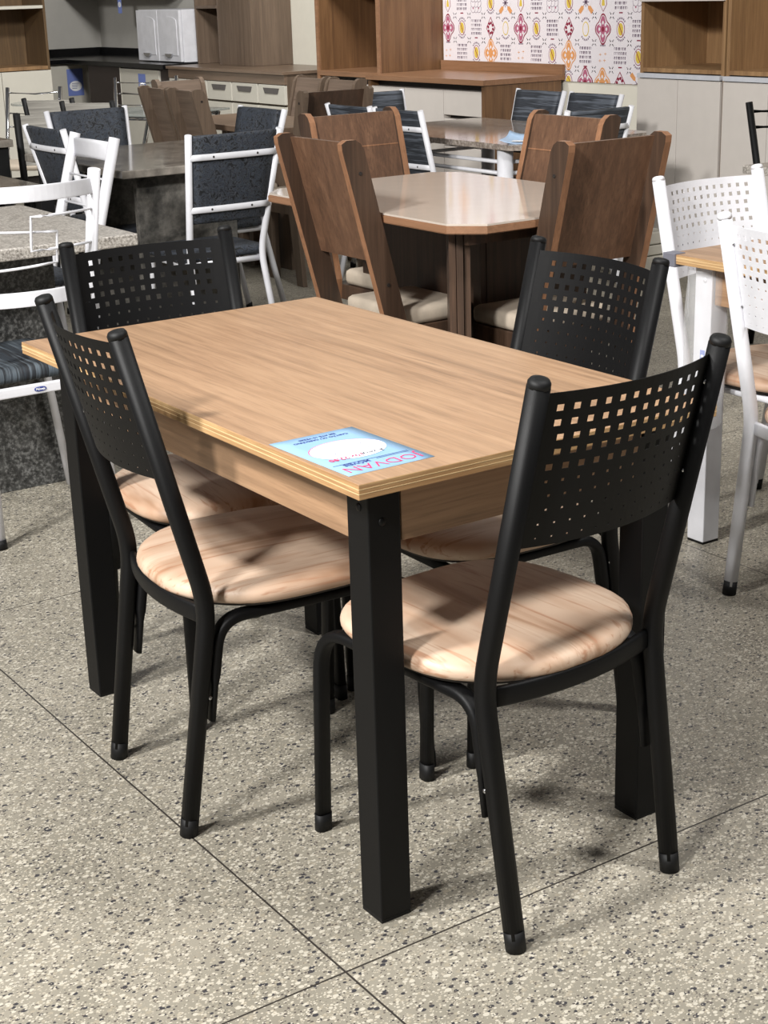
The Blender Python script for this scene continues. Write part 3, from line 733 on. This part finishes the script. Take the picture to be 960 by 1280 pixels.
# low pale drawers stacked at the hutch foot
T = thing('storage_crate', 'low pale grey stack at the foot of the grey doors', 'crate', (4.36, 4.13, 0))
for z0, z1, k in ((.0, .10, 0), (.105, .155, .006), (.16, .22, 0)): ubox(T, 'tray', 'cream_door', -.09+k, .09, -.16+k, .16-k, z0, z1, bev=.006)

# patterned paper on the wall: motifs are printed on it
bm = B(); YA, YB, ZA, ZB, TL = 4.33, 6.61, .868, 1.75, .1455
box(bm, 4.9925, 5.0-.0005, YA, YB, ZA, ZB)
XW = 4.9918
SC_, OC = 1.0, (0, 0)
def poly(pts, mi, dx=0):
    pts = [(OC[0]+(y-OC[0])*SC_, OC[1]+(z-OC[1])*SC_) for y, z in pts]
    if any(z < ZA or z > ZB or y < YA or y > YB for y, z in pts):
        pts = [(min(max(y, YA), YB), min(max(z, ZA), ZB)) for y, z in pts]
    try: f = bm.faces.new([bm.verts.new((XW-dx, y, z)) for y, z in pts]); f.material_index = mi
    except ValueError: pass
def rad(cy, cz, fn, n, mi, dx): poly([(cy+fn(2*PI*i/n)[0], cz+fn(2*PI*i/n)[1]) for i in range(n)], mi, dx)
def el(cy, cz, a, b, mi, dx, n=20): rad(cy, cz, lambda t: (a*math.cos(t), b*math.sin(t)), n, mi, dx)
def quat(cy, cz, R, mi, dx, k=.16, n=32): rad(cy, cz, lambda t: (R*(1+k*math.cos(4*t))*math.cos(t)*.86, R*(1+k*math.cos(4*t))*math.sin(t)*1.1), n, mi, dx)
def bar(cy, cz, w2, h2, mi, dx=0, a=0):
    c, s = math.cos(a), math.sin(a); poly([(cy+c*x-s*z, cz+s*x+c*z) for x, z in ((-w2, -h2), (w2, -h2), (w2, h2), (-w2, h2))], mi, dx)
rt = random.Random(3)
def words_(cy, cz):
    for r in range(4):
        x = -.042; z = cz+.040-r*.0235
        while x < .040:
            l = rt.choice((.006, .009, .012, .015)); l = min(l, .042-x)
            n_ = max(1, int(l/.0035))
            for q in range(n_): bar(cy-(x+.0035*q+.0013)*1.15, z, .0013, .0075 if q % 2 else .006, 5)
            bar(cy-(x+l/2)*1.15, z+.0055, l/2, .0014, 5); x += l+.004
    bar(cy, cz-.055, .014, .0032, 1)
def bean(cy, cz):
    el(cy, cz, .030, .040, 1, 0); el(cy, cz, .0265, .0365, 0, .0004); el(cy, cz, .019, .030, 4, .0007); bar(cy, cz, .0022, .034, 1, .001, -.5)
    for s in (1, -1):
        for k in range(7): t = PI/2*s+(k-3)*.26; bar(cy+.040*math.cos(t), cz+.053*math.sin(t), .003, .0045, 5, 0, t-PI/2)
def ring_(cy, cz):
    el(cy, cz, .024, .036, 4, 0); el(cy, cz, .0195, .031, 0, .0004)
    for s in (1, -1):
        for k in range(7): t = PI/2*s+(k-3)*.26; bar(cy+.040*math.cos(t), cz+.053*math.sin(t), .003, .0045, 5, 0, t-PI/2)
def med(cy, cz, a, b):
    quat(cy, cz, .060, a, 0); quat(cy, cz, .053, 0, .0003); quat(cy, cz, .047, b, .0006, .25)
    for t in range(8): el(cy+.026*math.cos(t*PI/4), cz+.031*math.sin(t*PI/4), .007, .009, 0, .0009, 8)
    el(cy, cz, .011, .013, a, .0009, 10)
def diam(cy, cz):
    poly([(cy, cz-.060), (cy+.040, cz), (cy, cz+.060), (cy-.040, cz)], 1); poly([(cy, cz-.052), (cy+.034, cz), (cy, cz+.052), (cy-.034, cz)], 0, .0003)
    for t in range(8): el(cy+.021*math.cos(t*PI/4+.2), cz+.027*math.sin(t*PI/4+.2), .0085, .0085, 1, .0006, 8)
    el(cy, cz, .013, .017, 0, .0009)
def oflower(cy, cz):
    for t in range(4):
        a = PI/4+t*PI/2; bar(cy+.036*math.cos(a), cz+.036*math.sin(a), .012, .034, 3, 0, a-PI/2)
    for t in range(4): a = t*PI/2; el(cy+.026*math.cos(a), cz+.026*math.sin(a), .017, .019, 0, .0004, 12)
    for t in range(8): bar(cy+.012*math.cos(t*PI/4), cz+.012*math.sin(t*PI/4), .0022, .011, 5, .0008, t*PI/4-PI/2)
def lattice(cy, cz):
    for a in (-1, 0, 1):
        for b in (-1, 0, 1):
            if abs(a)+abs(b) == 2 or a == b == 0: pass
            yy, zz = cy+a*.026, cz+b*.028
            el(yy, zz, .021, .023, 5, .0001*(a+1)+.0004*(b+1), 16); el(yy, zz, .0188, .0208, 0, .0001*(a+1)+.0004*(b+1)+.00005, 16)
    for a in (-1, 1):
        for b in (-1, 1): el(cy+a*.024, cz+b*.026, .005, .005, 2, .0015, 8)
def tear(cy, cz):
    poly([(cy, cz-.048), (cy+.027, cz-.012), (cy+.022, cz+.022), (cy, cz+.046), (cy-.022, cz+.022), (cy-.027, cz-.012)], 1)
    poly([(cy, cz-.043), (cy+.023, cz-.012), (cy+.019, cz+.020), (cy, cz+.040), (cy-.019, cz+.020), (cy-.023, cz-.012)], 0, .0003)
    poly([(cy-.012, cz-.018), (cy+.012, cz-.018), (cy+.009, cz+.006), (cy, cz+.028), (cy-.009, cz+.006)], 4, .0006)
def faint(cy, cz):
    for a, b in ((-.02, .012), (.018, .008), (-.014, -.02), (.02, -.022)): bar(cy+a, cz+b, .009, .0012, 3); bar(cy+a, cz+b, .0012, .007, 3, .0002)
    for k in range(5): bar(cy+(k-2)*.008, cz+.052, .0026, .004, 5)
rowsM = {0: [tear, words_, lattice, bean, oflower], 1: [lambda y, z: med(y, z, 1, 2), bean, words_, diam, ring_],
         2: [faint, words_, bean, lambda y, z: med(y, z, 3, 3), words_], 3: [oflower, words_, diam, bean, lambda y, z: med(y, z, 1, 2)],
         -1: [bean, lambda y, z: med(y, z, 3, 3), words_, faint, words_], -2: [words_, diam, ring_, lambda y, z: med(y, z, 1, 2), bean]}
# row heights come from row 1 at z 1.158
for r in range(-3, 4):
    cz = 1.158-(r-1)*TL
    for k in range(16):
        cy = 6.605-.047-TL*k+.0
        fn = rowsM.get(r, rowsM[-2])[k % 5]
        if r == 3: fn = {0: lambda y, z: med(y, z, 3, 3), 4: lambda y, z: med(y, z, 1, 2), 1: diam, 2: oflower, 3: bean}[k % 5]
        if YA+.06 < cy < YB-.02 and cz > ZA-.04 and cz < ZB-.03:
            SC_ = 1.05 if fn is words_ else 1.12; OC = (cy, cz)
            fn(cy, cz); SC_ = 1.0
        # little corner sprigs
        for (a, b) in ((-.0727, .0727), (-.0727, -.0727)):
            yy, zz = cy+a, cz+b
            if YA+.02 < yy < YB-.02 and ZA+.02 < zz < ZB-.02:
                for q in range(4):
                    t = PI/4+q*PI/2; el(yy+.013*math.cos(t), zz+.013*math.sin(t), .0042, .0042, (2, 1, 5)[(k+r) % 3], .0001, 6)
                    el(yy+.022*math.cos(t), zz+.022*math.sin(t), .003, .003, 5, .0001, 6)
bmesh.ops.recalc_face_normals(bm, faces=bm.faces[:])
tp = obj('wall_paper', bm, ['paper_wall', 'p_red', 'p_pink', 'p_orange', 'p_yellow', 'p_grey'])
tp['kind'] = 'structure'

# brown sideboard and tower further left
T = thing('sideboard', 'greyed walnut sideboard with white drawers and dark trapezoid pulls', 'sideboard', (4.70, 8.46, 0))
y0, y1 = -.85, .86
ubox(T, 'top', 'greigetop', -.32, .298, y0-.01, y1, .872, .892); ubox(T, 'fascia', 'greigetop', -.30, -.28, y0, y1, .806, .872)
ubox(T, 'side_panel', 'greigez', -.28, .298, y0, y0+.02, 0, .872); ubox(T, 'side_panel', 'greigez', -.28, .298, y1-.02, y1, 0, .872)
ubox(T, 'carcass', 'greigez', -.26, .298, y0+.02, y1-.02, .05, .806)
bounds = [(-.845, -.495), (-.475, -.125), (-.105, .245), (.265, .56), (.58, .85)]
for a, b in bounds:
    dr = ubox(T, 'drawer', 'cream_door', -.30, -.26, a, b, .675, .802)
    bm = B(); c_ = (a+b)/2; prism(bm, [(c_-.105, .782), (c_+.105, .782), (c_+.085, .745), (c_-.085, .745)], 'x', -.305, -.300); obj('pull', bm, 'handle_dark', dr)
    ubox(T, 'drawer', 'cream_door', -.30, -.26, a, b, .38, .66); ubox(T, 'drawer', 'cream_door', -.30, -.26, a, b, .08, .365)
T = thing('tower_cabinet', 'greyed walnut tower with an open niche standing on the sideboard', 'cabinet', (4.82, 8.98, .893))
ubox(T, 'side_panel', 'greigez', -.16, .178, -.50, -.48, 0, 1.3); ubox(T, 'front_panel', 'greigez', -.16, -.14, -.48, -.02, 0, 1.3)
ubox(T, 'divider', 'greige', -.16, .178, -.02, .0, 0, 1.3); ubox(T, 'back_panel', 'greigez', .16, .178, .0, .33, 0, 1.3)
ubox(T, 'side_panel', 'greigez', -.16, .178, .33, .35, 0, 1.3); ubox(T, 'shelf', 'greige', -.16, .16, .0, .33, .40, .42)
# white cupboard with two doors
T = thing('kitchen_cupboard', 'white two-door cupboard with chrome pulls standing on the black worktop', 'cupboard', (4.75, 9.76, .905))
ubox(T, 'body', 'white', -.17, .215, -.37, .37, 0, .385)
for a, b in ((-.367, -.003), (.003, .367)):
    bm = B(); box(bm, -.195, -.172, a, b, .003, .382, .003)
    c_, w2 = (a+b)/2, (b-a)/2-.045; pts = [(c_-w2, .05), (c_+w2, .05), (c_+w2, .30)]+[(c_+w2*math.cos(PI*k/10), .30+.035*math.sin(PI*k/10)) for k in range(1, 10)]+[(c_-w2, .30)]
    prism(bm, pts, 'x', -.199, -.194); dr = obj('door', bm, 'white', T)
    bm = B(); c2 = c_
    for k in range(6):
        t0 = PI*k/6; t1 = PI*(k+1)/6
    prism(bm, [(c2+.06*math.cos(PI*k/8), .062-.028*math.sin(PI*k/8)) for k in range(9)], 'x', -.212, -.200); obj('pull', bm, 'chrome', dr)
# kitchen base units
T = thing('kitchen_base_unit', 'cream kitchen base unit with a blue flyer on its drawer under the black worktop', 'cabinet', (4.70, 9.76, 0))
ubox(T, 'carcass', 'darkbrown', -.28, .29, -.41, .41, .08, .862); ubox(T, 'drawer', 'cream_door', -.30, -.28, -.27, .40, .665, .852); ubox(T, 'door', 'cream_door', -.30, -.28, -.27, .40, .10, .655)
ubox(T, 'plinth', 'gap', -.24, .28, -.40, .40, 0, .08)
T = thing('corner_base_unit', 'dark brown corner base unit between the two cream kitchen fronts', 'cabinet', (4.70, 10.48, 0))
ubox(T, 'carcass', 'darkbrown', -.30, .29, -.30, .30, .0, .862); ubox(T, 'side_strip', 'cream_door', -.30, -.29, -.305, -.301, .1, .86)
T = thing('kitchen_base_unit', 'cream kitchen base unit with a blue flyer at the left end of the black worktop', 'cabinet', (4.42, 11.47, 0))
ubox(T, 'carcass', 'cream_door', -.19, .20, -.28, .31, .08, .862); ubox(T, 'door', 'cream_door', -.185, .185, -.30, -.28, .10, .852); ubox(T, 'plinth', 'gap', -.18, .19, -.24, .30, 0, .08)
bm = B(); box(bm, 4.37, 4.995, 9.345, 11.795, .865, .9, .002); box(bm, 4.20, 4.37, 11.13, 11.795, .865, .9, .002); box(bm, 4.975, 4.995, 9.345, 11.795, .9, .965); box(bm, 4.20, 4.97, 11.775, 11.795, .9, .965)
tag(obj('worktop', bm, 'black_stone'), 'L-shaped black worktop with a low upstand in the kitchen corner', 'worktop')
def hang_flyer(label, c, u, w2, z0, z1, n):
    bm = B(); u = Vector(u); n = Vector(n); c = Vector(c)
    def q(a, b, za, zb, off, mi):
        f = bm.faces.new([bm.verts.new(c+u*x+n*off+Vector((0, 0, z))) for x, z in ((a, za), (b, za), (b, zb), (a, zb))]); f.material_index = mi
    m_ = Matrix.Identity(4)
    for off in (0, .0006): q(-w2, w2, z0, z1, off, 0)
    for (a, za), (b, zb) in (((-w2, z0), (w2, z0)), ((w2, z0), (w2, z1)), ((w2, z1), (-w2, z1)), ((-w2, z1), (-w2, z0))):
        bm.faces.new([bm.verts.new(c+u*x+n*o+Vector((0, 0, z))) for x, z, o in ((a, za, 0), (b, zb, 0), (b, zb, .0006), (a, za, .0006))])
    cz = z0+(z1-z0)*.36; r_ = w2*.78
    f = bm.faces.new([bm.verts.new(c+u*r_*math.cos(2*PI*i/20)+n*.0012+Vector((0, 0, cz+r_*.75*math.sin(2*PI*i/20)))) for i in range(20)]); f.material_index = 1
    for k in range(4): q(-r_*.6, r_*(.5-.1*k), cz+r_*(.35-.24*k), cz+r_*(.42-.24*k), .0016, 2)
    tag(obj('price_flyer', bm, ['flyer_deep', 'paper_white', 'ink_blue']), label, 'flyer')
hang_flyer('blue flyer with a white oval on the left-hand cream kitchen front', (4.445, 11.167, 0), (1, 0, 0), .072, .60, .82, (0, -1, 0))
hang_flyer('narrow blue flyer with a white oval on the cream drawer behind the glass table', (4.397, 9.775, 0), (0, -1, 0), .062, .665, .82, (-1, 0, 0))
# hanging cupboard above the corner (unseen, included for its shadow; only the flyer shows)
T = thing('hanging_cupboard', 'dark cupboard hung over the kitchen corner, unseen above the view, included for its shadow', 'cupboard', (4.82, 10.9, 1.42))
ubox(T, 'body', 'darkbrown', -.16, .178, -.88, .88, 0, .6); ubox(T, 'door', 'cream_door', -.18, -.162, -.88, -.002, .005, .595); ubox(T, 'door', 'cream_door', -.18, -.162, .002, .88, .005, .595)
hang_flyer('blue and white flyer hanging down from the top of the photo over the kitchen corner', (4.636, 10.58, 0), (0, -1, 0), .035, 1.262, 1.45, (-1, 0, 0))

# hutch at far left
T = thing('hutch', 'brown and cream hutch with an open niche at the top left corner', 'cupboard', (3.34, 10.22, 0))
ubox(T, 'side_panel', 'oldwood', .385, .405, -.22, .2, 0, 2.0); ubox(T, 'side_panel', 'oldwood', -.405, -.385, -.22, .2, 0, 2.0); ubox(T, 'back_panel', 'oldwood', -.385, .385, .18, .2, 0, 2.0)
ubox(T, 'shelf', 'hutchwood', -.385, .385, -.22, .18, .885, .912); ubox(T, 'shelf', 'cream_door', -.385, .385, -.225, .18, 1.33, 1.352)
for a, b in ((-.40, -.002), (.002, .40)): ubox(T, 'door', 'cream_door', a, b, -.24, -.222, .10, .88)
ubox(T, 'plinth', 'gap', -.38, .38, -.18, .18, 0, .10)

# ------------------------------------------------------------------ small things far left
def thin_chair(label, frame, loc, rz, H, w2, r, group, pad=None, rods=(), seatm='damask'):
    T = thing('metal_chair', label, 'chair', loc, rz, group)
    for s in (-1, 1):
        bm = B(); sweep(bm, fillet([(s*w2, -.12, H), (s*w2, 0, .44), (s*w2, -.06, 0)], .05, 4), r, n=8); obj('rear_post', bm, frame, T)
        bm = B(); sweep(bm, fillet([(s*w2, .38, 0), (s*w2, .35, .43), (s*w2, 0, .43)], .05, 4), r, n=8); obj('front_leg', bm, frame, T)
    for z in rods:
        bm = B(); y = -.12*(z-.44)/(H-.44); sweep(bm, [(-w2, y, z), (0, y-.03, z-.012), (w2, y, z)], .010 if frame == 'chrome' else .016, n=8); obj('back_rod', bm, frame, T)
    if pad:
        bm = B(); za, zb = H-.26, H-.01; ya, yb_ = -.12*(za-.44)/(H-.44), -.12*(zb-.44)/(H-.44)
        prism(bm, [(ya, za), (yb_, zb), (yb_+.018, zb), (ya+.018, za)], 'x', -w2+r/2, w2-r/2); obj('back_panel', bm, pad, T)
    bm = B(); box(bm, -w2-.01, w2+.01, .02, .39, .437, .470, .012); obj('seat_cushion', bm, seatm, T, True)
    return T
thin_chair('chrome chair with thin looped back rods at the far left', 'chrome', (2.60, 7.66, 0), 2.40, .89, .17, .026, 'chrome chairs', rods=(.86, .74, .66), seatm='suede')
thin_chair('chrome and white chair behind the glass table, in front of the cream drawer', 'chrome', (3.47, 7.82, 0), -.55+PI, .90, .20, .026, 'chrome chairs', rods=(.87, .80, .73), seatm='suede')
thin_chair('black-posted chair with bleached plank back, leftmost of the far pair', 'rubber', (2.46, 6.86, 0), -.9, .88, .15, .03, 'plank-backed chairs', pad='greyplank')
thin_chair('black-posted chair with bleached plank back, right of the far pair', 'rubber', (2.50, 6.42, 0), -.9, .88, .15, .03, 'plank-backed chairs', pad='greyplank')
thin_chair('black-posted chair with bleached plank back, nearest of the three, behind the wide damask pad', 'rubber', (2.02, 5.84, 0), -PI/2+1.1, .88, .19, .036, 'plank-backed chairs', pad='greyplank')
thin_chair('black tube chair with two back rungs at the right edge of the photo', 'black', (3.76, 2.53, 0), PI, .955, .185, .028, None, rods=(.92, .86))
# round glass table
T = thing('glass_table', 'small round dark glass table with a chrome stem at the far left', 'table', (2.99, 8.40, 0))
bm = B(); cyl(bm, (0, 0, .747), .20, .012, 'z', 40); obj('tabletop', bm, 'glass', T); bm = B(); cyl(bm, (0, 0, .37), .025, .74, 'z', 12); obj('stem', bm, 'chrome', T); bm = B(); cyl(bm, (0, 0, .01), .17, .02, 'z', 32); obj('base', bm, 'chrome', T)
T = thing('glass_table', 'rectangular glass-topped table on slanted chrome legs left of the far brown chairs', 'table', (3.14, 7.03, 0), .35)
bm = B(); box(bm, -.30, .30, -.34, .34, .742, .754, .002); obj('tabletop', bm, 'glass', T)
for s in (-1, 1):
    bm = B(); sweep(bm, [(s*.26, -.28, .735), (-s*.05, -.24, .0)], .030, n=10); obj('leg', bm, 'chrome', T)
    bm = B(); sweep(bm, [(s*.26, .28, .735), (-s*.05, .24, .0)], .030, n=10); obj('leg', bm, 'chrome', T)
bm = B(); sweep(bm, [(-.26, -.28, .728), (.26, -.28, .728), (.26, .28, .728), (-.26, .28, .728), (-.26, -.28, .728)], .022, n=8); obj('frame_rail', bm, 'chrome', T)
# dark table at left edge and low table behind the damask chair
T = thing('dining_table', 'dark brown table with black legs at the far left edge', 'table', (1.42, 6.50, 0))
bm = B(); box(bm, -.5, .30, -.80, .62, .735, .77, .003); obj('tabletop', bm, 'marble_top', T)
for sx in (-.45, .24):
    for sy in (-.74, .55): bm = B(); box(bm, sx-.04, sx+.04, sy-.04, sy+.04, 0, .735, .002); obj('leg', bm, 'rubber', T)
T = thing('side_table', 'low stone-topped side table with black legs left of the damask chair', 'table', (1.13, 4.62, 0))
bm = B(); box(bm, -.26, .22, -.30, .35, .665, .69, .003); obj('tabletop', bm, 'marble_top', T)
for sx in (-.22, .18):
    for sy in (-.26, .30): bm = B(); box(bm, sx-.03, sx+.03, sy-.03, sy+.03, 0, .665, .002); obj('leg', bm, 'rubber', T)
# granite table at the right edge
T = thing('granite_table', 'grey granite table with black legs at the right edge behind the white chairs', 'table', (3.80, 1.98, 0))
bm = B(); box(bm, -.50, .5, -.55, .43, .722, .752, .003); obj('tabletop', bm, 'gran_fine', T)
for sx in (-.42, .42):
    for sy in (-.45, .22): bm = B(); box(bm, sx-.03, sx+.03, sy-.03, sy+.03, 0, .722, .002); obj('leg', bm, 'rubber', T)
